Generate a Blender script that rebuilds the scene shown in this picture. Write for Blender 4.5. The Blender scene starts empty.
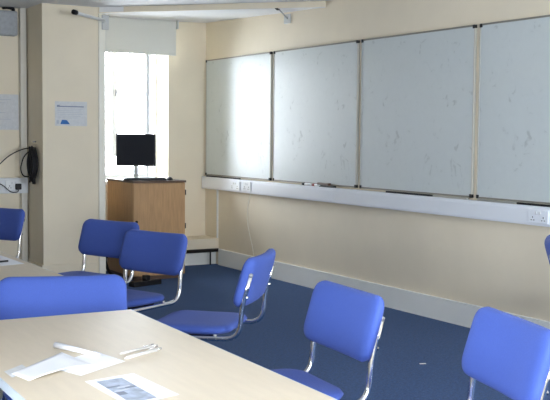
import bpy, bmesh, math, random
from mathutils import Vector, Matrix
random.seed(7)
scn = bpy.context.scene
COL = scn.collection
R = math.radians

# ------------------------------------------------------------------ materials
def mat(name, col, rough=0.6, metal=0.0, noise=0.0, nscale=20.0, bump=0.0, bscale=200.0, sheen=0.0, coat=0.0, spec=0.5, stretch=None, emis=None):
    m = bpy.data.materials.new(name); m.use_nodes = True
    nt = m.node_tree; b = nt.nodes['Principled BSDF']
    c4 = (col[0], col[1], col[2], 1)
    b.inputs['Base Color'].default_value = c4
    b.inputs['Roughness'].default_value = rough
    b.inputs['Metallic'].default_value = metal
    b.inputs['Specular IOR Level'].default_value = spec
    if sheen:
        b.inputs['Sheen Weight'].default_value = sheen
        b.inputs['Sheen Roughness'].default_value = 0.45
        b.inputs['Sheen Tint'].default_value = (0.75, 0.8, 1, 1)
    if coat: b.inputs['Coat Weight'].default_value = coat
    tc = nt.nodes.new('ShaderNodeTexCoord')
    mp = nt.nodes.new('ShaderNodeMapping'); nt.links.new(tc.outputs['Object'], mp.inputs['Vector'])
    if stretch: mp.inputs['Scale'].default_value = stretch
    if noise:
        n = nt.nodes.new('ShaderNodeTexNoise'); n.inputs['Scale'].default_value = nscale; n.inputs['Detail'].default_value = 5
        nt.links.new(mp.outputs['Vector'], n.inputs['Vector'])
        r = nt.nodes.new('ShaderNodeValToRGB')
        r.color_ramp.elements[0].position = 0.3; r.color_ramp.elements[1].position = 0.7
        r.color_ramp.elements[0].color = tuple(v*(1-noise) for v in col)+(1,)
        r.color_ramp.elements[1].color = tuple(min(1, v*(1+noise)) for v in col)+(1,)
        nt.links.new(n.outputs['Fac'], r.inputs['Fac']); nt.links.new(r.outputs['Color'], b.inputs['Base Color'])
    if bump:
        n2 = nt.nodes.new('ShaderNodeTexNoise'); n2.inputs['Scale'].default_value = bscale; n2.inputs['Detail'].default_value = 3
        nt.links.new(mp.outputs['Vector'], n2.inputs['Vector'])
        bp = nt.nodes.new('ShaderNodeBump'); bp.inputs['Strength'].default_value = bump; bp.inputs['Distance'].default_value = 0.004
        nt.links.new(n2.outputs['Fac'], bp.inputs['Height']); nt.links.new(bp.outputs['Normal'], b.inputs['Normal'])
    return m

M = {}
M['wall'] = mat('cream wall paint', (0.79, 0.705, 0.55), 0.62, noise=0.03, nscale=3, bump=0.15, bscale=60)
M['wall_yel'] = M['wall']
M['ceil'] = mat('white ceiling paint', (0.82, 0.82, 0.82), 0.8, noise=0.02, nscale=4)
M['white_paint'] = mat('white gloss paint', (0.76, 0.77, 0.76), 0.35, noise=0.02, nscale=5)
M['skirt'] = mat('cream white gloss paint', (0.84, 0.85, 0.82), 0.35, noise=0.02, nscale=5)
M['cream_lit'] = mat('pale cream with lit tone', (0.86, 0.84, 0.74), 0.35)  # lit tone of the pier edge is in the colour; the wire shares it
M['beige_gloss'] = mat('beige gloss paint', (0.68, 0.65, 0.57), 0.4)
M['trunk'] = mat('white plastic trunking', (0.78, 0.81, 0.86), 0.32)
M['plastic'] = mat('white plastic', (0.75, 0.77, 0.78), 0.35)
M['plastic2'] = mat('off white plastic', (0.66, 0.68, 0.70), 0.35)
M['socket_hole'] = mat('socket hole dark', (0.12, 0.12, 0.13), 0.5)
M['carpet'] = mat('navy blue carpet', (0.017, 0.062, 0.175), 0.95, noise=0.30, nscale=60, bump=0.8, bscale=260, sheen=0.10, spec=0.2)
M['fabric'] = mat('royal blue upholstery', (0.062, 0.112, 0.42), 0.78, noise=0.10, nscale=400, bump=0.25, bscale=700, sheen=0.08, spec=0.3)
M['chrome'] = mat('chrome tube', (0.82, 0.83, 0.85), 0.14, 1.0)
M['alu'] = mat('aluminium frame', (0.62, 0.62, 0.60), 0.35, 1.0)
M['dark_frame'] = mat('dark grey board frame', (0.22, 0.21, 0.18), 0.45)
M['rail'] = mat('pale grey rail', (0.50, 0.49, 0.44), 0.45)
M['black'] = mat('black plastic', (0.010, 0.010, 0.012), 0.5, spec=0.3)
M['screen'] = mat('black monitor screen', (0.006, 0.007, 0.012), 0.5, spec=0.15)
M['oak'] = mat('oak veneer', (0.46, 0.27, 0.125), 0.45, noise=0.14, nscale=9, stretch=(6, 6, 0.6))
M['oak_edge'] = mat('dark brown edge strip', (0.10, 0.055, 0.035), 0.4)
M['table'] = mat('pale beech laminate', (0.66, 0.57, 0.44), 0.45, noise=0.03, nscale=6, stretch=(8, 1, 1))
M['table_edge'] = mat('pale table edge band', (0.50, 0.56, 0.62), 0.4)
M['grey_metal'] = mat('grey painted metal', (0.30, 0.31, 0.33), 0.4, 0.3)
M['greybox'] = mat('grey speaker case', (0.36, 0.38, 0.40), 0.6, noise=0.12, nscale=30)
M['paper'] = mat('white paper', (0.86, 0.87, 0.90), 0.7)
M['paper2'] = mat('printed notice paper', (0.64, 0.65, 0.66), 0.7, noise=0.06, nscale=40)
M['ink'] = mat('grey print', (0.25, 0.28, 0.36), 0.7)
M['ink_light'] = mat('pale grey print', (0.47, 0.50, 0.56), 0.7)
M['blue_ink'] = mat('blue print', (0.02, 0.14, 0.42), 0.6)
M['photo'] = mat('grey blue printed picture', (0.33, 0.38, 0.48), 0.5, noise=0.35, nscale=35)
M['photo_dark'] = mat('dark print', (0.14, 0.16, 0.22), 0.5)
M['photo_pale'] = mat('pale print', (0.55, 0.58, 0.64), 0.5)
M['blind'] = mat('pale grey blind fabric', (0.74, 0.74, 0.69), 0.85, bump=0.1, bscale=300)
M['clearplastic'] = mat('translucent grey plastic', (0.55, 0.56, 0.55), 0.3)
M['pen'] = mat('pearl white pen barrel', (0.70, 0.68, 0.66), 0.25)
M['lint'] = mat('white scrap', (0.8, 0.8, 0.8), 0.7)
M['red'] = mat('dark red plastic', (0.25, 0.03, 0.03), 0.4)

# whiteboard: glossy enamel with faint smears of old marker
def board_mat():
    m = mat('whiteboard enamel', (0.60, 0.65, 0.66), 0.38, spec=0.35)
    nt = m.node_tree; b = nt.nodes['Principled BSDF']
    tc = nt.nodes.new('ShaderNodeTexCoord')
    n = nt.nodes.new('ShaderNodeTexNoise'); n.inputs['Scale'].default_value = 7; n.inputs['Detail'].default_value = 6; n.inputs['Distortion'].default_value = 1.5
    nt.links.new(tc.outputs['Object'], n.inputs['Vector'])
    r = nt.nodes.new('ShaderNodeValToRGB')
    e = r.color_ramp.elements
    n.inputs['Scale'].default_value = 11; e[0].position = 0.27; e[0].color = (0.44, 0.48, 0.48, 1)
    e[1].position = 0.36; e[1].color = (0.565, 0.61, 0.61, 1)
    k = e.new(0.7); k.color = (0.58, 0.625, 0.625, 1)
    nt.links.new(n.outputs['Fac'], r.inputs['Fac']); nt.links.new(r.outputs['Color'], b.inputs['Base Color'])
    return m
    n3 = nt.nodes.new('ShaderNodeTexNoise'); n3.inputs['Scale'].default_value = 2.2
    nt.links.new(tc.outputs['Object'], n3.inputs['Vector'])
    mr = nt.nodes.new('ShaderNodeMapRange'); mr.inputs['To Min'].default_value = 0.20; mr.inputs['To Max'].default_value = 0.38
    nt.links.new(n3.outputs['Fac'], mr.inputs['Value']); nt.links.new(mr.outputs['Result'], b.inputs['Roughness'])
    return m
M['board'] = board_mat()

def translucent(m, f, col):
    nt = m.node_tree; o = nt.nodes['Material Output']; mx = nt.nodes.new('ShaderNodeMixShader'); t = nt.nodes.new('ShaderNodeBsdfTranslucent')
    t.inputs['Color'].default_value = col; mx.inputs['Fac'].default_value = f
    nt.links.new(nt.nodes['Principled BSDF'].outputs[0], mx.inputs[1]); nt.links.new(t.outputs[0], mx.inputs[2]); nt.links.new(mx.outputs[0], o.inputs['Surface'])
translucent(M['blind'], 0.10, (0.7, 0.7, 0.64, 1))

def glass_mat():
    m = bpy.data.materials.new('window glass'); m.use_nodes = True
    nt = m.node_tree; nt.nodes.clear()
    o = nt.nodes.new('ShaderNodeOutputMaterial'); mx = nt.nodes.new('ShaderNodeMixShader')
    t = nt.nodes.new('ShaderNodeBsdfTransparent'); t.inputs['Color'].default_value = (0.96, 0.98, 1, 1)
    g = nt.nodes.new('ShaderNodeBsdfGlossy'); g.inputs['Roughness'].default_value = 0.02
    f = nt.nodes.new('ShaderNodeFresnel'); f.inputs['IOR'].default_value = 1.45
    nt.links.new(f.outputs['Fac'], mx.inputs['Fac']); nt.links.new(t.outputs[0], mx.inputs[1]); nt.links.new(g.outputs[0], mx.inputs[2])
    nt.links.new(mx.outputs[0], o.inputs['Surface'])
    return m
M['glass'] = glass_mat()

# ------------------------------------------------------------------ mesh helpers
def box(bm, x0, x1, y0, y1, z0, z1, bev=0.0, seg=2):
    vs = [bm.verts.new(p) for p in ((x0,y0,z0),(x1,y0,z0),(x1,y1,z0),(x0,y1,z0),(x0,y0,z1),(x1,y0,z1),(x1,y1,z1),(x0,y1,z1))]
    fs = [bm.faces.new([vs[i] for i in q]) for q in ((0,3,2,1),(4,5,6,7),(0,1,5,4),(1,2,6,5),(2,3,7,6),(3,0,4,7))]
    if bev:
        es = list({e for f in fs for e in f.edges})
        bmesh.ops.bevel(bm, geom=es, offset=bev, segments=seg, affect='EDGES', profile=0.5)
    return fs

def prism(bm, pts, z0, z1):
    lo = [bm.verts.new((p[0], p[1], z0)) for p in pts]; hi = [bm.verts.new((p[0], p[1], z1)) for p in pts]
    bm.faces.new(list(reversed(lo))); bm.faces.new(hi)
    n = len(pts)
    for i in range(n):
        j = (i+1) % n; bm.faces.new([lo[i], lo[j], hi[j], hi[i]])

def fillet(pts, rad, n=6):
    pts = [Vector(p) for p in pts]; out = [pts[0]]
    for i in range(1, len(pts)-1):
        a, b, c = pts[i-1], pts[i], pts[i+1]
        d1 = (a-b); d2 = (c-b); r = min(rad, d1.length*0.48, d2.length*0.48)
        p1 = b+d1.normalized()*r; p2 = b+d2.normalized()*r
        for k in range(n+1):
            t = k/n; out.append((1-t)**2*p1+2*t*(1-t)*b+t*t*p2)
    out.append(pts[-1]); return out

def tube(bm, pts, r, n=12, caps=True, flat=1.0):
    pts = [Vector(p) for p in pts]; rings = []
    up = None
    for i, p in enumerate(pts):
        t = (pts[min(i+1, len(pts)-1)]-pts[max(i-1, 0)]).normalized()
        if up is None:
            up = Vector((0,0,1)) if abs(t.z) < 0.9 else Vector((1,0,0))
        up = (up - t*up.dot(t)).normalized(); s = t.cross(up)
        rr = r[i] if isinstance(r, (list, tuple)) else r
        rings.append([bm.verts.new(p+(up*math.cos(2*math.pi*k/n)*rr*flat+s*math.sin(2*math.pi*k/n)*rr)) for k in range(n)])
    for a, b in zip(rings, rings[1:]):
        for k in range(n):
            f = bm.faces.new([a[k], a[(k+1)%n], b[(k+1)%n], b[k]]); f.smooth = True
    if caps:
        bm.faces.new(list(reversed(rings[0]))); bm.faces.new(rings[-1])

def cyl(bm, c, axis, r, h, n=16):
    c = Vector(c); a = Vector(axis).normalized()
    tube(bm, [c-a*h/2, c+a*h/2], r, n)

def link(name, bm, m, parent=None, smooth=False, loc=None):
    bmesh.ops.recalc_face_normals(bm, faces=bm.faces[:])
    me = bpy.data.meshes.new(name); bm.to_mesh(me); bm.free()
    if smooth:
        for p in me.polygons: p.use_smooth = True
    ms = m if isinstance(m, list) else [m]
    for q in ms: me.materials.append(q)
    o = bpy.data.objects.new(name, me); COL.objects.link(o)
    if loc: o.location = loc
    if parent: o.parent = parent
    return o

def tag(o, label=None, cat=None, group=None, kind=None):
    if label: o['label'] = label
    if cat: o['category'] = cat
    if group: o['group'] = group
    if kind: o['kind'] = kind
    return o
def thing(name, label, cat, loc=(0,0,0), rz=0, group=None):
    o = bpy.data.objects.new(name, None); COL.objects.link(o); o.empty_display_size = 0.1
    o.location = loc; o.rotation_euler = (0,0,rz)
    return tag(o, label, cat, group)
def struct(name, bm, m, parent=None):
    o = link(name, bm, m, parent)
    if not parent: o['kind'] = 'structure'
    return o
def B(*boxes, bev=0.0):
    bm = bmesh.new()
    for b in boxes: box(bm, *b, bev=bev)
    return bm
def copy_tree(o, parent=None):
    c = o.copy(); COL.objects.link(c)
    if parent: c.parent = parent
    for ch in list(o.children): copy_tree(ch, c)
    return c

# ------------------------------------------------------------------ room
W = 4.745           # whiteboard wall
YB = 9.44           # back wall beside the window
YL = 9.20           # back wall left of the pier
YP = 8.70           # pier front
XP0, XP1 = 2.76, 3.285
XL = -1.8; YR = -0.9; H = 2.48; T = 0.15
struct('floor', B((XL-T, W+T, YR-T, 10.2, -0.1, 0.0)), M['carpet'])
# main ceiling stops at the diagonal edge of the window recess
bm = bmesh.new()
prism(bm, [(XL-T, YR-T), (W+T, YR-T), (W+T, 7.03), (W, 7.18), (XP1, YP), (XP1, YB+0.6), (XL-T, YB+0.6)], H, H+0.12)
struct('ceiling', bm, M['ceil'])
# recess soffit, a little lower at its front edge
bm = bmesh.new()
low = [(XP1, YP-0.02, 2.435), (W+T, 7.03, 2.425), (W+T, 10.2, 2.53), (XP1, 10.2, 2.53)]
top = [(p[0], p[1], 2.62) for p in low]
lv = [bm.verts.new(p) for p in low]; tv = [bm.verts.new(p) for p in top]
bm.faces.new(lv); bm.faces.new(tv)
for i in range(4): bm.faces.new([lv[i], lv[(i+1)%4], tv[(i+1)%4], tv[i]])
struct('trim_1', bm, M['ceil'])
bm = bmesh.new()     # painted face of the step between the two ceiling heights
d = Vector((W-XP1, 7.18-YP, 0)).normalized(); nrm = Vector((d.y, -d.x, 0))
a = Vector((XP1, YP, 0)); b_ = Vector((W, 7.18, 0))
prism(bm, [(a.x, a.y), (b_.x, b_.y), (b_.x+nrm.x*0.012, b_.y+nrm.y*0.012), (a.x+nrm.x*0.012, a.y+nrm.y*0.012)][::1], 2.43, 2.4795)
struct('trim_2', bm, M['wall'])

struct('wall_right', B((W, W+T, YR-T, 10.2, 0, 2.7)), M['wall'])
# back wall beside and around the window opening
WX0, WX1, WZ0, WZ1 = 3.60, 4.315, 0.86, 2.30
struct('wall_back', B((XP1, WX0, YB, 10.05, 0, 2.7), (WX1, W, YB, 10.05, 0, 2.7), (WX0, WX1, YB, 10.05, 0, WZ0), (WX0, WX1, YB, 10.05, WZ1, 2.7)), M['wall'])
struct('wall_pier', B((XP0, XP1, YP, 10.05, 0, 2.6)), M['wall'])
struct('wall_far_left', B((XL, XP0, YL, YL+T, 0, 2.6)), M['wall'])
# left wall with a window near the camera end, and the wall behind the camera
LZ = 1.75
LW = [(-0.4, 1.7)]
bx = [(XL-T, XL, YR, 10.0, 0, 0.85), (XL-T, XL, YR, 10.0, LZ, 2.6)]
ys = [YR-T]+[v for w in LW for v in w]+[10.0]
for i in range(0, len(ys), 2): bx.append((XL-T, XL, ys[i], ys[i+1], 0.85, LZ))
struct('wall_left', B(*bx), M['wall'])
struct('added_shade_wall', B((XL, -0.15, 2.10, 2.22, 0, H)), M['wall'])  # unseen stub wall added to keep left window light off the far chairs
RW = [(-0.9, 0.4), (2.5, 4.1)]  # unseen right-hand opening added to brighten the right wall and carpet
bx = [(XL-T, W+T, YR-T, YR, 0, 0.85), (XL-T, W+T, YR-T, YR, LZ, 2.6)]
xs = [XL]+[v for w in RW for v in w]+[W+T]
for i in range(0, len(xs), 2): bx.append((xs[i], xs[i+1], YR-T, YR, 0.85, LZ))
struct('wall_behind', B(*bx), M['wall'])
n = 2
for (y0, y1) in LW:
    w = struct('window_%d' % n, B((XL-T, XL-0.02, y0, y0+0.05, 0.85, LZ), (XL-T, XL-0.02, y1-0.05, y1, 0.85, LZ), (XL-T, XL-0.02, y0+0.05, y1-0.05, 0.85, 0.91), (XL-T, XL-0.02, y0+0.05, y1-0.05, LZ-0.06, LZ), (XL-0.10, XL-0.04, (y0+y1)/2-0.03, (y0+y1)/2+0.03, 0.91, LZ-0.06)), M['white_paint'])
    link('pane', B((XL-0.075, XL-0.07, y0+0.05, y1-0.05, 0.91, LZ-0.06)), M['glass'], w); n += 1
for (x0, x1) in RW:
    w = struct('window_%d' % n, B((x0, x0+0.05, YR-T, YR-0.02, 0.85, LZ), (x1-0.05, x1, YR-T, YR-0.02, 0.85, LZ), (x0+0.05, x1-0.05, YR-T, YR-0.02, 0.85, 0.91), (x0+0.05, x1-0.05, YR-T, YR-0.02, LZ-0.06, LZ), ((x0+x1)/2-0.03, (x0+x1)/2+0.03, YR-0.10, YR-0.04, 0.91, LZ-0.06)), M['white_paint'])
    link('pane', B((x0+0.05, x1-0.05, YR-0.075, YR-0.07, 0.91, LZ-0.06)), M['glass'], w); n += 1

# the window in the photograph
fy0, fy1 = 9.93, 9.99
win = struct('window_1', B((WX0, WX0+0.05, fy0, fy1, WZ0, WZ1), (WX1-0.035, WX1, fy0, fy1, WZ0, WZ1), (WX0+0.05, WX1-0.035, fy0, fy1, WZ0, WZ0+0.05), (WX0+0.05, WX1-0.035, fy0, fy1, WZ1-0.05, WZ1), (3.855, 3.875, fy0, fy1, WZ0+0.05, WZ1-0.05)), M['white_paint'])
link('casement', B((3.892, 3.945, 9.90, 9.94, 1.10, 2.24), (4.262, 4.277, 9.90, 9.94, 1.10, 2.24), (3.945, 4.262, 9.90, 9.94, 1.10, 1.135), (3.945, 4.262, 9.90, 9.94, 2.20, 2.24), bev=0.003), M['plastic2'], win)
bm = bmesh.new(); box(bm, 3.91, 3.928, 9.875, 9.90, 1.73, 1.80, bev=0.003); box(bm, 3.928, 4.03, 9.872, 9.882, 1.765, 1.778, bev=0.002)
hd = link('window_handle', bm, M['grey_metal'], win)
link('pane', B((WX0+0.05, 3.855, 9.958, 9.963, WZ0+0.05, WZ1-0.05), (3.875, WX1-0.035, 9.958, 9.963, WZ0+0.05, WZ1-0.05)), M['glass'], win)
link('window_sill', B((WX0, WX1, YB-0.03, fy0, WZ0-0.03, WZ0+0.004), bev=0.004), M['white_paint'], win)
link('reveal_lining', B((WX1-0.014, WX1-0.001, 9.74, fy0, WZ0+0.01, WZ1)), M['trunk'], win)
# boxing on the pier corner, lit cream put into its colour
struct('trim_3', B((XP1-0.006, XP1+0.058, YP-0.02, YP+0.03, 0, 2.425), bev=0.006), M['cream_lit'])

# skirtings
bm = B((W-0.02, W, YR, 9.1, 0, 0.155)); box(bm, W-0.02, W, YR, 9.1, 0.155, 0.166, bev=0.004)
struct('baseboard_right', bm, M['skirt'])
struct('baseboard_pier', B((XP0-0.018, XP1-0.012, YP-0.018, YP, 0, 0.16), (XP0-0.018, XP0, YP, YL, 0, 0.16)), M['wall'])
struct('baseboard_left', B((XL, XP0-0.02, YL-0.018, YL, 0, 0.16)), M['wall'])

# boxed ledge under the window with the dark pipe slot
lg = struct('trim_4', B((XP1+0.06, W, 9.13, YB, 0.163, 0.272), bev=0.004), M['wall'])
link('back_panel', B((XP1+0.06, W, 9.19, YB, 0, 0.163)), M['skirt'], lg)
pp = thing('heating_pipe', 'black heating pipe under the cream ledge beneath the window', 'pipe', (3.4, 9.13, 0.15))
bm = bmesh.new(); tube(bm, [(0.02, 0, 0), (1.34, -0.0, 0.0)], 0.019, 12); link('pipe_run', bm, M['black'], pp)
bm = bmesh.new(); tube(bm, [(1.245, -0.008, -0.15), (1.245, -0.008, 0.0)], 0.008, 10); link('support_leg', bm, M['black'], pp)
# thin vertical casing in the corner and the vertical boxing on the far left wall
struct('trim_5', B((W-0.012, W, 9.14, 9.165, 0.272, 0.78)), M['white_paint'])
struct('trim_6', B((2.694, 2.75, 9.13, YL, 0, H), bev=0.004), M['beige_gloss'])

# ------------------------------------------------------------------ whiteboards
ZT, ZB = 2.11, 0.915
blabels = ['whiteboard with bright window reflection, furthest left in corner by the window', 'second whiteboard from the corner, above the trunking socket and the eraser tray',
           'third whiteboard from the corner, above the first long black pen strip', 'whiteboard at right edge of picture, nearest the camera']
for k in range(4):
    y1 = 9.395-1.388*k; y0 = y1-1.337
    t = thing('whiteboard', blabels[k], 'whiteboard', (W, (y0+y1)/2, ZB), 0, 'row of wall whiteboards')
    h = (y1-y0)/2; hh = ZT-ZB
    link('writing_surface', B((-0.018, -0.002, -h+0.008, h-0.008, 0.008, hh-0.008)), M['board'], t)
    link('top_rail', B((-0.022, 0, -h, h, hh-0.012, hh)), M['dark_frame'], t)
    link('bottom_rail', B((-0.022, 0, -h, h, 0, 0.012)), M['dark_frame'], t)
    link('side_rail', B((-0.022, 0, -h, -h+0.008, 0.012, hh-0.012)), M['rail'], t)
    link('side_rail', B((-0.022, 0, h-0.007, h, 0.012, hh-0.012)), M['rail'], t)
    for sy in (-1, 1):
        for z in (0.012, hh-0.012):
            yy = sy*(h-0.010)
            link('corner_cap', B((-0.027, 0, yy-0.011, yy+0.011, z-0.013, z+0.013), bev=0.004), M['black'], t)
# white dado trunking under the boards
tr = thing('dado_trunking', 'long white plastic dado trunking below the whiteboards', 'trunking', (W-0.001, 6.0, 0.775))
link('trunking_body', B((-0.055, 0, -6.0, 0.925, 0, 0.125), (-0.055, 0, 0.929, 3.40, 0, 0.125), bev=0.003), M['trunk'], tr)
link('cover_strip', B((-0.059, -0.054, -6.0, 0.925, 0.012, 0.105), (-0.059, -0.054, 0.929, 3.40, 0.012, 0.105), bev=0.001), M['trunk'], tr)
link('end_cap', B((-0.058, 0, 3.40, 3.412, -0.001, 0.127), bev=0.001), M['plastic'], tr)
def socket(name, label, loc, rz=0, m='plastic', wid=0.146, group='sockets on the dado trunking'):
    t = thing(name, label, 'socket', loc, rz, group)
    link('face_plate', B((-0.012, 0, -wid/2, wid/2, -0.043, 0.043), bev=0.003), M[m], t)
    for s in (-1, 1):
        link('rocker_switch', B((-0.017, -0.010, s*wid*0.10-0.008, s*wid*0.10+0.008, 0.012, 0.032), bev=0.002), M['plastic2'], t)
        bmq = bmesh.new()
        for (dy, dz, w_, h_) in ((0, -0.006, 0.003, 0.006), (-0.011, -0.024, 0.005, 0.003), (0.011, -0.024, 0.005, 0.003)):
            yy = s*wid*0.27+dy; box(bmq, -0.0135, -0.0115, yy-w_, yy+w_, dz-h_, dz+h_)
        link('pin_holes', bmq, M['socket_hole'], t)
    return t
socket('double_socket', 'white double socket on the trunking, above the hanging thin wire', (W-0.059, 8.42, 0.842))
socket('double_socket', 'pale double socket on the trunking, left of the socket with the wire', (W-0.059, 8.66, 0.838), m='trunk', wid=0.20)
socket('double_socket', 'double socket on the trunking under the whiteboard at right edge', (W-0.059, 4.60, 0.836), m='trunk', wid=0.17)
# thin wire hanging to the skirting
bm = bmesh.new()
pts = []
for i in range(25):
    s = i/24; pts.append((W-0.006, 8.45+0.07*math.sin(math.pi*s/0.72), 0.775-0.61*s))
tube(bm, pts, 0.0024, 6); tag(link('thin_wire', bm, M['cream_lit']), 'thin white wire hanging down the wall below the trunking sockets', 'wire')

# eraser and pens on the ledge formed by the trunking
zt = 0.9005
t = thing('whiteboard_eraser', 'dark whiteboard eraser lying on trunking under second whiteboard', 'eraser', (W-0.04, 7.08, zt))
link('felt_pad', B((-0.016, 0.014, -0.13, 0.09, 0, 0.016), bev=0.001), M['black'], t); link('grip', B((-0.016, 0.016, -0.05, 0.12, 0.016, 0.036), bev=0.004), M['oak_edge'], t)
def marker(label, y, m, group, L=0.14, x=W-0.046, r=0.011):
    t = thing('marker_pen', label, 'pen', (x, y, zt+r), 0, group)
    bm = bmesh.new(); tube(bm, [(0, -L/2, 0), (0, L/2-0.045, 0)], r, 12); link('barrel', bm, M['plastic'], t)
    bm = bmesh.new(); tube(bm, [(0, L/2-0.045, 0), (0, L/2-0.004, 0), (0, L/2, 0)], [r*1.08, r*1.0, r*0.6], 12); link('cap', bm, M[m], t)
marker('white marker with red cap on trunking beside the eraser', 7.22, 'red', 'markers under second whiteboard')
marker('white marker with black cap on trunking, left of the red capped one', 7.38, 'black', 'markers under second whiteboard')
def strip(name, label, y0, y1, x=W-0.035, m='black', cat='pen tray strip'):
    bm = B((x-0.010, x+0.010, y0, y1, zt, zt+0.013), bev=0.003); tag(link(name, bm, M[m]), label, cat, 'dark strips lying on the trunking')
strip('pen_tray_strip', 'long black strip lying on trunking under third whiteboard', 5.68, 6.24)
strip('pen_tray_strip', 'black strip on trunking at right edge, under the nearest whiteboard', 4.15, 4.82)
strip('pen_tray_strip', 'thin dark strip on trunking in the corner under the first whiteboard', 8.62, 9.34)
strip('grey_rule', 'grey metal ruler on trunking, right of the long black strip', 5.30, 5.67, m='alu', cat='ruler')
strip('grey_rule', 'grey metal ruler on trunking, left of black strip at right edge', 4.83, 5.20, m='alu', cat='ruler')

# ------------------------------------------------------------------ blind and brackets
t = thing('roller_blind', 'pale grey roller blind pulled part way down the window', 'blind', (3.967, 9.30, 2.132))
bm = B((-0.390, 0.369, -0.002, 0.002, 0.012, 0.34)); link('blind_fabric', bm, M['blind'], t)
bm = bmesh.new(); tube(bm, [(-0.395, 0.028, 0.343), (0.372, 0.028, 0.343)], 0.026, 16); link('roller', bm, M['blind'], t)
bm = B((-0.390, 0.369, -0.007, 0.007, 0, 0.018), bev=0.003); link('bottom_bar', bm, M['blind'], t)
link('bracket', B((-0.410, -0.396, -0.03, 0.139, 0.27, 0.355), bev=0.003), M['clearplastic'], t)
link('bracket', B((0.374, 0.386, -0.03, 0.139, 0.27, 0.355), bev=0.003), M['clearplastic'], t)

t = thing('wall_bracket_arm', 'white rod with black tip jutting from the top of the pier', 'bracket', (3.325, 8.68, 2.37), 0, 'rods with black tips')
link('mounting_plate', B((-0.02, 0.045, -0.018, 0.0, -0.09, 0.045), bev=0.004), M['clearplastic'], t)
bm = bmesh.new(); tube(bm, [(0.0, -0.015, -0.01), (-0.375, -0.30, 0.010)], 0.014, 14); link('rod', bm, M['white_paint'], t)
bm = bmesh.new(); tube(bm, [(-0.360, -0.288, 0.010), (-0.395, -0.316, 0.0115)], 0.022, 14); link('rod_tip', bm, M['black'], t)
t = thing('wall_bracket_arm', 'thin grey rod with black tip above the second whiteboard', 'bracket', (W, 7.79, 2.40), 0, 'rods with black tips')
link('mounting_plate', B((-0.012, 0, -0.05, 0.06, -0.055, 0.03), bev=0.004), M['clearplastic'], t)
bm = bmesh.new(); tube(bm, [(-0.01, 0.0, -0.01), (-0.275, -0.27, 0.038)], 0.006, 12); link('rod', bm, M['grey_metal'], t)
bm = bmesh.new(); tube(bm, [(-0.265, -0.26, 0.037), (-0.305, -0.30, 0.043)], 0.021, 14); link('rod_tip', bm, M['black'], t)

# ------------------------------------------------------------------ far left wall things
t = thing('wall_speaker', 'grey boxy unit mounted high on the left wall beside white boxing', 'speaker', (2.45, YL, 2.22))
link('case', B((-0.25, 0.215, -0.10, 0, 0, 0.225), bev=0.018), M['greybox'], t)
link('front_grille', B((-0.22, 0.185, -0.106, -0.098, 0.025, 0.2), bev=0.002), M['greybox'], t)
bm = bmesh.new(); tube(bm, fillet([(0.19, -0.02, 0.215), (0.19, -0.05, 0.25), (0.13, -0.055, 0.258), (0.10, -0.02, 0.255)], 0.02), 0.016, 10); link('cable_plug', bm, M['black'], t)
t = thing('wall_notice', 'pale printed notice on left wall beside the white boxing', 'notice', (2.50, YL, 1.366))
link('sheet', B((-0.23, 0.19, -0.004, -0.001, 0, 0.325)), M['paper2'], t)
bm = bmesh.new()
for i in range(9):
    if i % 4 != 3: box(bm, -0.2, 0.12-0.05*(i % 3), -0.0047, -0.004, 0.275-0.03*i, 0.279-0.03*i)
link('printed_lines', bm, M['ink_light'], t)
t = thing('wall_notice', 'white notice with a blue shape pinned on the pier', 'notice', (3.02, YP, 1.405))
link('sheet', B((-0.148, 0.15, -0.004, -0.001, 0, 0.218)), M['paper2'], t)
bm = B((-0.13, 0.12, -0.0047, -0.004, 0.168, 0.178)); box(bm, -0.13, -0.105, -0.0049, -0.0042, 0.176, 0.186); link('heading', bm, M['ink'], t)
bm = bmesh.new()
for i in range(6): box(bm, -0.125, 0.11-0.02*(i % 3), -0.0047, -0.004, 0.15-0.016*i, 0.153-0.016*i)
link('printed_lines', bm, M['ink_light'], t)
bm = bmesh.new(); pl = ((-0.10, 0.015), (-0.01, 0.015), (-0.04, 0.052), (-0.085, 0.054))
va = [bm.verts.new((x, -0.0052, z)) for x, z in pl]; vb = [bm.verts.new((x, -0.0040, z)) for x, z in pl]
bm.faces.new(va); bm.faces.new(vb[::-1])
for i in range(4): bm.faces.new([va[i], vb[i], vb[(i+1)%4], va[(i+1)%4]])
link('blue_shape', bm, M['blue_ink'], t)
link('print_block', B((-0.135, -0.112, -0.0047, -0.004, 0.018, 0.05)), M['ink_light'], t)

t = thing('socket_trunking', 'short white trunking with sockets on the left wall', 'trunking', (2.4, YL, 0.785))
link('trunking_body', B((-0.45, 0.345, -0.10, -0.075, 0, 0.14), (-0.45, 0.28, -0.075, -0.0, 0, 0.14), bev=0.003), M['plastic2'], t)
s2 = socket('double_socket', 'white double socket on the left wall, with the black plug', (2.61, YL-0.10, 0.86), R(90), group='sockets on the left wall')
t = thing('plug', 'black plug in the socket on the left wall', 'plug', (2.645, YL-0.113, 0.845))
link('plug_body', B((-0.025, 0.028, -0.035, 0, -0.025, 0.03), bev=0.008), M['black'], t)
bm = bmesh.new(); tube(bm, fillet([(0.0, -0.03, -0.02), (-0.01, -0.045, -0.045), (-0.07, -0.03, -0.05), (-0.14, -0.02, 0.02), (-0.25, -0.02, 0.06)], 0.04), 0.004, 8); link('flex', bm, M['black'], t)
t = thing('cable_coil', 'coiled black cable hanging on the side of the pier', 'cable', (XP0, 8.90, 1.07))
rnd = random.Random(3)
bm = bmesh.new()
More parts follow.
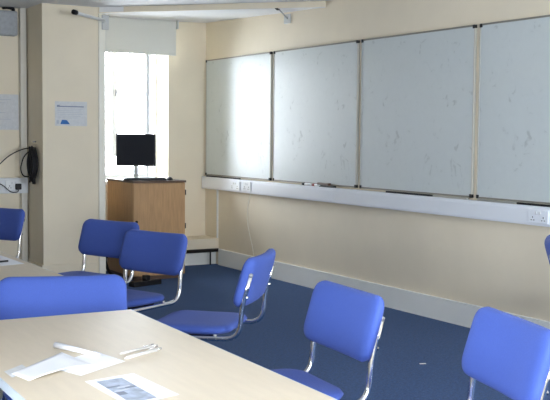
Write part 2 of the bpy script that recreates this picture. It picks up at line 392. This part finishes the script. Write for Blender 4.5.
for k in range(9):
    oy = rnd.uniform(-0.035, 0.035); ox = -0.015-0.006*k; rw = 0.055+rnd.uniform(-0.02, 0.03); rh = 0.145+rnd.uniform(-0.025, 0.02)
    pts = [(ox+0.006*math.sin(3*a_), oy+rw*math.sin(a_), rh*math.cos(a_)*1.0-0.002*k) for a_ in [2*math.pi*i/28 for i in range(29)]]
    tube(bm, pts, 0.0075, 8, caps=False)
tube(bm, [(-0.03, -0.03, -0.10), (-0.035, -0.045, -0.19)], 0.016, 8)
link('cable_loops', bm, M['black'], t)
bm = bmesh.new(); tube(bm, fillet([(-0.03, 0.03, 0.12), (-0.09, 0.08, 0.06), (-0.12, 0.09, -0.06), (-0.10, 0.06, -0.13), (-0.03, 0.0, -0.12)], 0.07), 0.006, 8); link('loose_loop', bm, M['black'], t)
bm = bmesh.new(); tube(bm, fillet([(-0.02, 0.0, 0.14), (-0.10, 0.12, 0.12), (-0.20, 0.18, 0.06), (-0.28, 0.23, -0.03), (-0.5, 0.23, -0.2)], 0.1), 0.005, 8); link('cable_tail', bm, M['black'], t)
bm = bmesh.new(); tube(bm, [(0, 0, 0.19), (-0.03, 0, 0.19)], 0.006, 8); link('hook', bm, M['grey_metal'], t)

# ------------------------------------------------------------------ cabinet, monitor, keyboard
CX0, CX1, CY0, CY1, CZ = 3.50, 4.015, 8.40, 9.05, 0.915
t = thing('computer_cabinet', 'oak veneer cupboard under the window carrying the monitor', 'cabinet', (CX0, CY0, 0))
w_, d_ = CX1-CX0, CY1-CY0
link('body', B((0, w_, 0.02, d_, 0.04, CZ-0.022), bev=0.001), M['oak'], t)
link('plinth', B((0.02, w_-0.02, 0.04, d_, 0, 0.04)), M['oak_edge'], t)
link('top_panel', B((-0.006, w_+0.006, -0.006, d_, CZ-0.022, CZ-0.002), bev=0.002), M['oak_edge'], t)
dr = link('door', B((0.003, w_-0.003, 0.0, 0.019, 0.045, CZ-0.027), bev=0.002), M['oak'], t)
bm = bmesh.new(); tube(bm, [(0.025, 0.0, 0.543), (0.025, -0.014, 0.543), (0.025, -0.018, 0.543)], [0.011, 0.013, 0.006], 14); link('lock', bm, M['black'], dr)
for z in (0.49, 0.80):
    bm = bmesh.new(); tube(bm, [(w_+0.003, 0.008, z-0.025), (w_+0.003, 0.008, z+0.025)], 0.007, 10); link('hinge', bm, M['black'], t)

mx, my = 3.655, 8.72
t = thing('computer_monitor', 'black flat computer monitor standing on the oak cupboard', 'monitor', (mx, my, CZ-0.002), R(-27))
bm = B((-0.183, 0.183, -0.012, 0.018, 0.125, 0.425), bev=0.005); link('housing', bm, M['black'], t)
link('screen', B((-0.170, 0.170, -0.0135, -0.0115, 0.142, 0.412)), M['screen'], t)
bm = bmesh.new(); tube(bm, [(0, 0.03, 0.02), (0, 0.02, 0.2)], 0.022, 14); link('stand_neck', bm, M['clearplastic'], t)
bm = bmesh.new(); tube(bm, [(0, 0.02, 0), (0, 0.02, 0.012), (0, 0.02, 0.022)], [0.105, 0.10, 0.03], 28); link('stand_foot', bm, M['clearplastic'], t)
t = thing('keyboard', 'black keyboard in front of the monitor on the cupboard', 'keyboard', (3.665, 8.53, CZ-0.002), R(-12))
link('key_tray', B((-0.19, 0.19, -0.065, 0.065, 0, 0.018), bev=0.004), M['black'], t)
bm = bmesh.new()
for r_ in range(5):
    for c_ in range(15): box(bm, -0.18+c_*0.024, -0.160+c_*0.024, -0.055+r_*0.022, -0.037+r_*0.022, 0.018, 0.024)
link('keys', bm, M['black'], t)
t = thing('computer_mouse', 'small black mouse beside the keyboard on the cupboard', 'mouse', (3.90, 8.50, CZ-0.002), R(-10))
bm = bmesh.new(); bmesh.ops.create_uvsphere(bm, u_segments=16, v_segments=10, radius=1)
for v in bm.verts: v.co = Vector((v.co.x*0.03, v.co.y*0.052, max(0, v.co.z)*0.030))
link('mouse_shell', bm, M['black'], t, smooth=True)
bm = bmesh.new(); tube(bm, fillet([(0, 0.05, 0.008), (0.0, 0.12, 0.006), (-0.06, 0.2, 0.006), (-0.1, 0.3, 0.006)], 0.05), 0.003, 8); link('mouse_lead', bm, M['black'], t)
# cables trailing from the cupboard
bm = bmesh.new()
tube(bm, fillet([(3.47, 9.0, 0.40), (3.455, 9.0, 0.18), (3.42, 8.88, 0.10), (3.40, 8.74, 0.045), (3.42, 8.5, 0.02), (3.36, 8.36, 0.015)], 0.1), 0.014, 10)
tag(link('trailing_cable', bm, M['black']), 'thick black cable trailing down the side of the oak cupboard to the floor', 'cable')
t = thing('extension_block', 'black extension lead block on the carpet by the cupboard', 'extension lead', (3.54, 8.16, 0), R(15))
link('block_body', B((-0.19, 0.12, -0.04, 0.04, 0, 0.045), bev=0.006), M['black'], t)
link('plug_top', B((-0.05, 0.0, -0.03, 0.03, 0.045, 0.09), bev=0.006), M['black'], t)

# ------------------------------------------------------------------ upholstered chairs
def outline(a, b, r, n):
    """square-perimeter to rounded rectangle, s,t in [-1,1] on the square"""
    def q(s, t):
        def side(w, A, Bh):
            L = (Bh-r)+math.pi*r/4; dd = abs(w)*L
            if dd <= Bh-r: return A, math.copysign(dd, w)
            th = (dd-(Bh-r))/r
            return A-r+r*math.cos(th), math.copysign(Bh-r+r*math.sin(th), w)
        if abs(s) >= abs(t):
            x, y = side(t/abs(s) if s else 0, a, b); return math.copysign(x, s), y
        y, x = side(s/abs(t), b, a); return x, math.copysign(y, t)
    return q
def pad(a, b, r, thick, shape, nx=26, ny=16, pw=8.0):
    bm = bmesh.new(); q = outline(a, b, r, 0); G = []
    for side in (1, -1):
        g = []
        for j in range(ny+1):
            row = []
            for i in range(nx+1):
                s = -1+2*i/nx; t = -1+2*j/ny
                s = math.sin(s*math.pi/2*0.92)/math.sin(math.pi/2*0.92); t = math.sin(t*math.pi/2*0.92)/math.sin(math.pi/2*0.92)
                m_ = max(abs(s), abs(t))
                if m_ < 1e-6: x = y = 0.0
                else:
                    x, y = q(s, t) if False else q(s/m_, t/m_); x *= m_; y *= m_
                e = (1-m_**pw)**0.5 if m_ < 1 else 0.0
                edge = m_ > 0.9999
                if edge and side == -1: row.append(G[0][j][i]); continue
                row.append(bm.verts.new(shape(x, y, side*thick*e)))
            g.append(row)
        G.append(g)
        for j in range(ny):
            for i in range(nx):
                f = bm.faces.new([g[j][i], g[j][i+1], g[j+1][i+1], g[j+1][i]]); f.smooth = True
    bmesh.ops.recalc_face_normals(bm, faces=bm.faces[:])
    return bm
TZ = math.atan2(0.062, 0.21)
def back_shape(u, v, n):      # u across, v up, n front(+)/rear(-)
    cz = 0.668; cx = -0.232
    n2 = n - 0.024*(1-(u/0.262)**2)            # hollowed across the width
    return Vector((cx - v*math.sin(TZ) + n2*math.cos(TZ), u, cz + v*math.cos(TZ) + n2*math.sin(TZ)))
def seat_shape(u, v, n):      # u across, v depth
    drop = 0.0
    if v > 0.12: drop = 2.2*(v-0.12)**2
    dish = -0.010*(1-(u/0.24)**2)*(1-(v/0.22)**2)
    return Vector((v+0.045, u, 0.436+n-drop+dish))
def make_chair():
    t = thing('upholstered_chair', '', 'chair')
    link('backrest', pad(0.251, 0.120, 0.055, 0.029, back_shape), M['fabric'], t)
    link('seat', pad(0.215, 0.21, 0.085, 0.025, seat_shape), M['fabric'], t)
    link('seat_underside', B((-0.08, 0.20, -0.17, 0.17, 0.398, 0.410), bev=0.003), M['black'], t)
    for s in (-1, 1):
        y = 0.220*s
        bm = bmesh.new()
        tube(bm, fillet([(-0.272, y, 0.700), (-0.233, y, 0.56), (-0.224, y, 0.405), (0.20, y, 0.395), (0.225, y, 0.012), (-0.24, y, 0.012)], 0.075, 7), 0.012, 12)
        fr = link('side_tube', bm, M['chrome'], t)
        bm = bmesh.new(); cyl(bm, (-0.246, y*0.985, 0.60), (1, 0, 0.2), 0.007, 0.034, 12); link('bolt', bm, M['chrome'], fr)
        bm = bmesh.new(); cyl(bm, (-0.105, y*0.97, 0.408), (0, 0, 1), 0.009, 0.03, 12); link('bolt', bm, M['chrome'], fr)
        bm = bmesh.new(); tube(bm, [(-0.2755, y, 0.712), (-0.2745, y, 0.708), (-0.271, y, 0.695)], [0.005, 0.0125, 0.0125], 12); link('end_cap', bm, M['grey_metal'], fr)
    bm = bmesh.new(); tube(bm, [(-0.24, -0.220, 0.012), (-0.24, 0.220, 0.012)], 0.011, 12); link('floor_bar', bm, M['chrome'], t)
    bm = bmesh.new(); tube(bm, [(0.10, -0.220, 0.393), (0.10, 0.220, 0.393)], 0.009, 12); link('cross_tube', bm, M['chrome'], t)
    return t
chair = make_chair()
spots = [
 (1.840, 3.033, 174.2, 'blue upholstered chair at right side of near table, its whole backrest lit'),
 (1.962, 2.345, 163.2, 'blue upholstered chair cut off by the lower right edge of the picture'),
 (2.086, 5.170, 201.3, 'dark blue chair overlapping another, seen in front of the oak cupboard'),
 (2.132, 5.962, 203.4, 'dark blue chair half hidden behind the one before the oak cupboard'),
 (1.197, 3.530, 253.0, 'blue chair at the far end of the near table, facing the camera'),
 (1.808, 7.326, 205.2, 'dark blue chair at left edge, beyond the far table'),
 (2.165, 4.284, 136.0, 'blue chair in the middle seen from the side with whole seat showing'),
 (4.355, 3.80, -45.0, 'blue chair just entering the right edge by the whiteboard wall'),
]
for i, (x, y, a, lab) in enumerate(spots):
    c = chair if i == 0 else copy_tree(chair)
    c.location = (x, y, 0.0); c.rotation_euler = (0, 0, R(a)); c['label'] = lab; c['category'] = 'chair'; c['group'] = 'blue upholstered chairs'

# ------------------------------------------------------------------ tables
def make_table(label, x0, x1, y0, y1, z=0.72, rz=0):
    t = thing('classroom_table', label, 'table', ((x0+x1)/2, (y0+y1)/2, 0), rz, 'pale classroom tables')
    a, b = (x1-x0)/2, (y1-y0)/2
    link('tabletop', B((-a+0.003, a-0.003, -b+0.003, b-0.003, z-0.026, z), bev=0.001), M['table'], t)
    bm = bmesh.new()
    box(bm, -a, -a+0.0035, -b, b, z-0.0255, z-0.0005); box(bm, a-0.0035, a, -b, b, z-0.0255, z-0.0005)
    box(bm, -a+0.0035, a-0.0035, -b, -b+0.0035, z-0.0255, z-0.0005); box(bm, -a+0.0035, a-0.0035, b-0.0035, b, z-0.0255, z-0.0005)
    link('edge_band', bm, M['table_edge'], t)
    link('under_frame', B((-a+0.06, a-0.06, -b+0.05, -b+0.07, z-0.066, z-0.027), (-a+0.06, a-0.06, b-0.07, b-0.05, z-0.066, z-0.027), (-a+0.05, -a+0.07, -b+0.05, b-0.05, z-0.066, z-0.027), (a-0.07, a-0.05, -b+0.05, b-0.05, z-0.066, z-0.027)), M['grey_metal'], t)
    for sx in (-1, 1):
        for sy in (-1, 1):
            cx, cy = sx*(a-0.075), sy*(b-0.075)
            link('leg', B((cx-0.013, cx+0.013, cy-0.013, cy+0.013, 0.012, z-0.066), bev=0.002), M['grey_metal'], t)
            link('foot_cap', B((cx-0.015, cx+0.015, cy-0.015, cy+0.015, 0, 0.012), bev=0.002), M['black'], t)
    return t
make_table('pale wood classroom table in the foreground with papers and pens', 0.682, 1.334, 1.928, 3.285, rz=R(-1.7))
make_table('pale wood classroom table further back at the left edge', 0.745, 1.42, 4.07, 5.42)

# ------------------------------------------------------------------ papers and pens
TZ0 = 0.7203
def sheet(bm, pts, z, thick=0.0006, lift=None, n=10):
    """quad sheet subdivided, lift(u,v) gives height; pts = 4 corners"""
    P = [Vector((p[0], p[1], 0)) for p in pts]; top = []; bot = []
    for j in range(n+1):
        rt = []; rb = []
        for i in range(n+1):
            u, v = i/n, j/n
            p = (P[0]*(1-u)+P[1]*u)*(1-v)+(P[3]*(1-u)+P[2]*u)*v
            h = lift(u, v) if lift else 0
            rb.append(bm.verts.new((p.x, p.y, z+h))); rt.append(bm.verts.new((p.x, p.y, z+h+thick)))
        top.append(rt); bot.append(rb)
    for j in range(n):
        for i in range(n):
            bm.faces.new([top[j][i], top[j][i+1], top[j+1][i+1], top[j+1][i]]); bm.faces.new([bot[j][i], bot[j+1][i], bot[j+1][i+1], bot[j][i+1]])
    for k in range(n):
        bm.faces.new([bot[0][k], bot[0][k+1], top[0][k+1], top[0][k]]); bm.faces.new([bot[n][k], top[n][k], top[n][k+1], bot[n][k+1]])
        bm.faces.new([bot[k][0], top[k][0], top[k+1][0], bot[k+1][0]]); bm.faces.new([bot[k][n], bot[k+1][n], top[k+1][n], top[k][n]])
bm = bmesh.new(); sheet(bm, [(0.816, 2.566), (0.864, 2.421), (1.024, 2.520), (0.998, 2.678)], TZ0+0.0008)
tag(link('folded_paper', bm, M['paper']), 'white folded paper in the middle of the paper pile, next to the pens', 'paper', 'loose papers on the near table')
bm = bmesh.new(); sheet(bm, [(0.713, 2.521), (0.731, 2.428), (0.929, 2.518), (0.909, 2.704)], TZ0+0.0022, lift=lambda u, v: 0.007*math.sin(v*math.pi)*u**2)
tag(link('curled_paper', bm, M['paper'], smooth=True), 'white paper with a curled front edge, leftmost of the paper pile', 'paper', 'loose papers on the near table')
bm = bmesh.new(); sheet(bm, [(0.706, 2.562), (0.706, 2.489), (0.768, 2.541), (0.77, 2.618)], TZ0)
tag(link('paper_slip', bm, M['paper2']), 'pale bluish slip under the curled paper at the table edge', 'paper', 'loose papers on the near table')
bm = bmesh.new(); tube(bm, [(0.914, 2.775, TZ0+0.0095), (0.950, 2.68, TZ0+0.0085), (0.980, 2.60, TZ0+0.0065)], [0.0090, 0.0075, 0.0045], 16)
tag(link('rolled_paper', bm, M['paper'], smooth=True), 'small rolled white paper lying behind the loose papers', 'paper roll')
t = thing('printed_handout', 'white handout with a grey landscape picture on the near table', 'handout', (0, 0, TZ0))
bm = bmesh.new(); c_ = [(0.853, 2.360), (0.868, 2.095), (1.008, 2.140), (0.988, 2.372)]
c_ = [(0.853, 2.362), (0.862, 2.100), (1.005, 2.135), (0.993, 2.385)]
sheet(bm, c_, 0, n=2); link('sheet', bm, M['paper'], t)
def quv(u, v):
    P = [Vector((p[0], p[1])) for p in c_]; return (P[0]*(1-u)+P[1]*u)*(1-v)+(P[3]*(1-u)+P[2]*u)*v
bm = bmesh.new(); sheet(bm, [quv(*p) for p in ((0.08, 0.16), (0.94, 0.10), (0.95, 0.60), (0.10, 0.66))], 0.0007, 0.0003, n=2); pic = link('picture', bm, M['photo'], t)
for (u0, v0, u1, v1, m_) in ((0.34, 0.14, 0.37, 0.40, 'photo_dark'), (0.40, 0.30, 0.43, 0.55, 'photo_pale'), (0.50, 0.16, 0.53, 0.45, 'photo_pale'), (0.56, 0.14, 0.66, 0.30, 'photo_dark'), (0.44, 0.42, 0.49, 0.62, 'photo_dark')):
    bm = bmesh.new(); sheet(bm, [quv(u0, v0), quv(u1, v0), quv(u1, v1), quv(u0, v1)], 0.0010, 0.0003, n=1); link('picture_detail', bm, M[m_], pic)
def ballpen(label, p0, p1, r=0.0055):
    a = Vector(p0); b = Vector(p1); L = (b-a).length
    t = thing('ballpoint_pen', label, 'pen', (a.x, a.y, TZ0+r), math.atan2(b.y-a.y, b.x-a.x), 'pens on the near table')
    bm = bmesh.new(); tube(bm, [(0, 0, 0), (0.014, 0, 0), (L*0.86, 0, 0)], [0.0015, r*0.8, r], 14); link('barrel', bm, M['pen'], t)
    bm = bmesh.new(); tube(bm, [(L*0.86, 0, 0), (L*0.94, 0, 0), (L, 0, 0)], [r, r*0.8, r*0.45], 14); link('push_end', bm, M['chrome'], t)
    bm = bmesh.new(); tube(bm, [(L*0.62, 0, r*1.3), (L*0.9, 0, r*1.5)], r*0.3, 8); link('clip', bm, M['chrome'], t)
ballpen('pearl white pen, front one of the two beside the papers', (1.030, 2.535), (1.170, 2.605))
ballpen('thinner silver pen, rear one of the two beside the papers', (1.042, 2.600), (1.180, 2.655), 0.0042)
t = thing('printed_handout', 'white printed sheet with dark line on the far left table', 'handout', (0, 0, TZ0))
bm = bmesh.new(); sheet(bm, [(1.17, 4.60), (1.385, 4.66), (1.375, 5.03), (1.15, 4.97)], 0, n=2); link('sheet', bm, M['paper'], t)
bm = bmesh.new(); tube(bm, [(1.20, 4.72, 0.005), (1.335, 4.76, 0.005)], 0.0045, 10)
tag(link('ballpoint_pen', bm, M['black']), 'black pen lying on the sheet on the far left table', 'pen').location = (0, 0, TZ0)
bm = bmesh.new(); box(bm, -0.02, 0.018, -0.007, 0.006, 0, 0.003, bev=0.001)
o = tag(link('paper_scrap', bm, M['lint']), 'tiny white scrap on the carpet between the two right hand chairs', 'scrap'); o.location = (3.727, 4.557, 0.001); o.rotation_euler = (0, 0, R(-20))

# ------------------------------------------------------------------ light
w = bpy.data.worlds.new('World'); scn.world = w; w.use_nodes = True
bg = w.node_tree.nodes['Background']; bg.inputs['Color'].default_value = (0.93, 0.965, 1.0, 1); 
nt = w.node_tree; tcw = nt.nodes.new('ShaderNodeTexCoord'); mrw = nt.nodes.new('ShaderNodeMapRange')

dp = nt.nodes.new('ShaderNodeVectorMath'); dp.operation = 'DOT_PRODUCT'; dp.inputs[1].default_value = (0.7, 0.7, 0)
nt.links.new(tcw.outputs['Generated'], dp.inputs[0]); nt.links.new(dp.outputs['Value'], mrw.inputs['Value'])   # brighter sky on the side behind the camera
mrw.inputs['From Min'].default_value = -0.6; mrw.inputs['From Max'].default_value = 0.6; mrw.inputs['To Min'].default_value = 16.0; mrw.inputs['To Max'].default_value = 7.5
nt.links.new(mrw.outputs['Result'], bg.inputs['Strength'])
def portal(name, loc, rot, sx, sy):
    l = bpy.data.lights.new(name, 'AREA'); l.shape = 'RECTANGLE'; l.size = sx; l.size_y = sy; l.cycles.is_portal = True
    o = bpy.data.objects.new(name, l); COL.objects.link(o); o.location = loc; o.rotation_euler = rot
for i, (y0, y1) in enumerate(LW): portal('window_portal', (XL-T-0.01, (y0+y1)/2, 1.30), (0, R(-90), 0), 0.90, y1-y0)
for i, (x0, x1) in enumerate(RW): portal('window_portal', ((x0+x1)/2, YR-T-0.01, 1.30), (R(90), 0, 0), x1-x0, 0.90)
portal('window_portal', ((WX0+WX1)/2, 10.0, (WZ0+WZ1)/2), (R(-90), 0, 0), WX1-WX0, WZ1-WZ0)

# ------------------------------------------------------------------ camera
cam = bpy.data.cameras.new('camera'); co = bpy.data.objects.new('camera', cam); COL.objects.link(co)
cam.sensor_width = 36; cam.sensor_fit = 'HORIZONTAL'; cam.lens = 1000.18*36/550; cam.clip_start = 0.02
rot = Matrix(((0.86029, 0.025788, -0.509152), (-0.509733, 0.060188, -0.858225), (0.008513, 0.997854, 0.064924)))
co.matrix_world = Matrix.Translation((0, 0, 1.34)) @ rot.to_4x4()
scn.camera = co
scn.view_settings.view_transform = 'Standard'; scn.view_settings.look = 'None'
scn.view_settings.gamma = 1; scn.view_settings.exposure = 2.05; scn.view_settings.use_curve_mapping = False
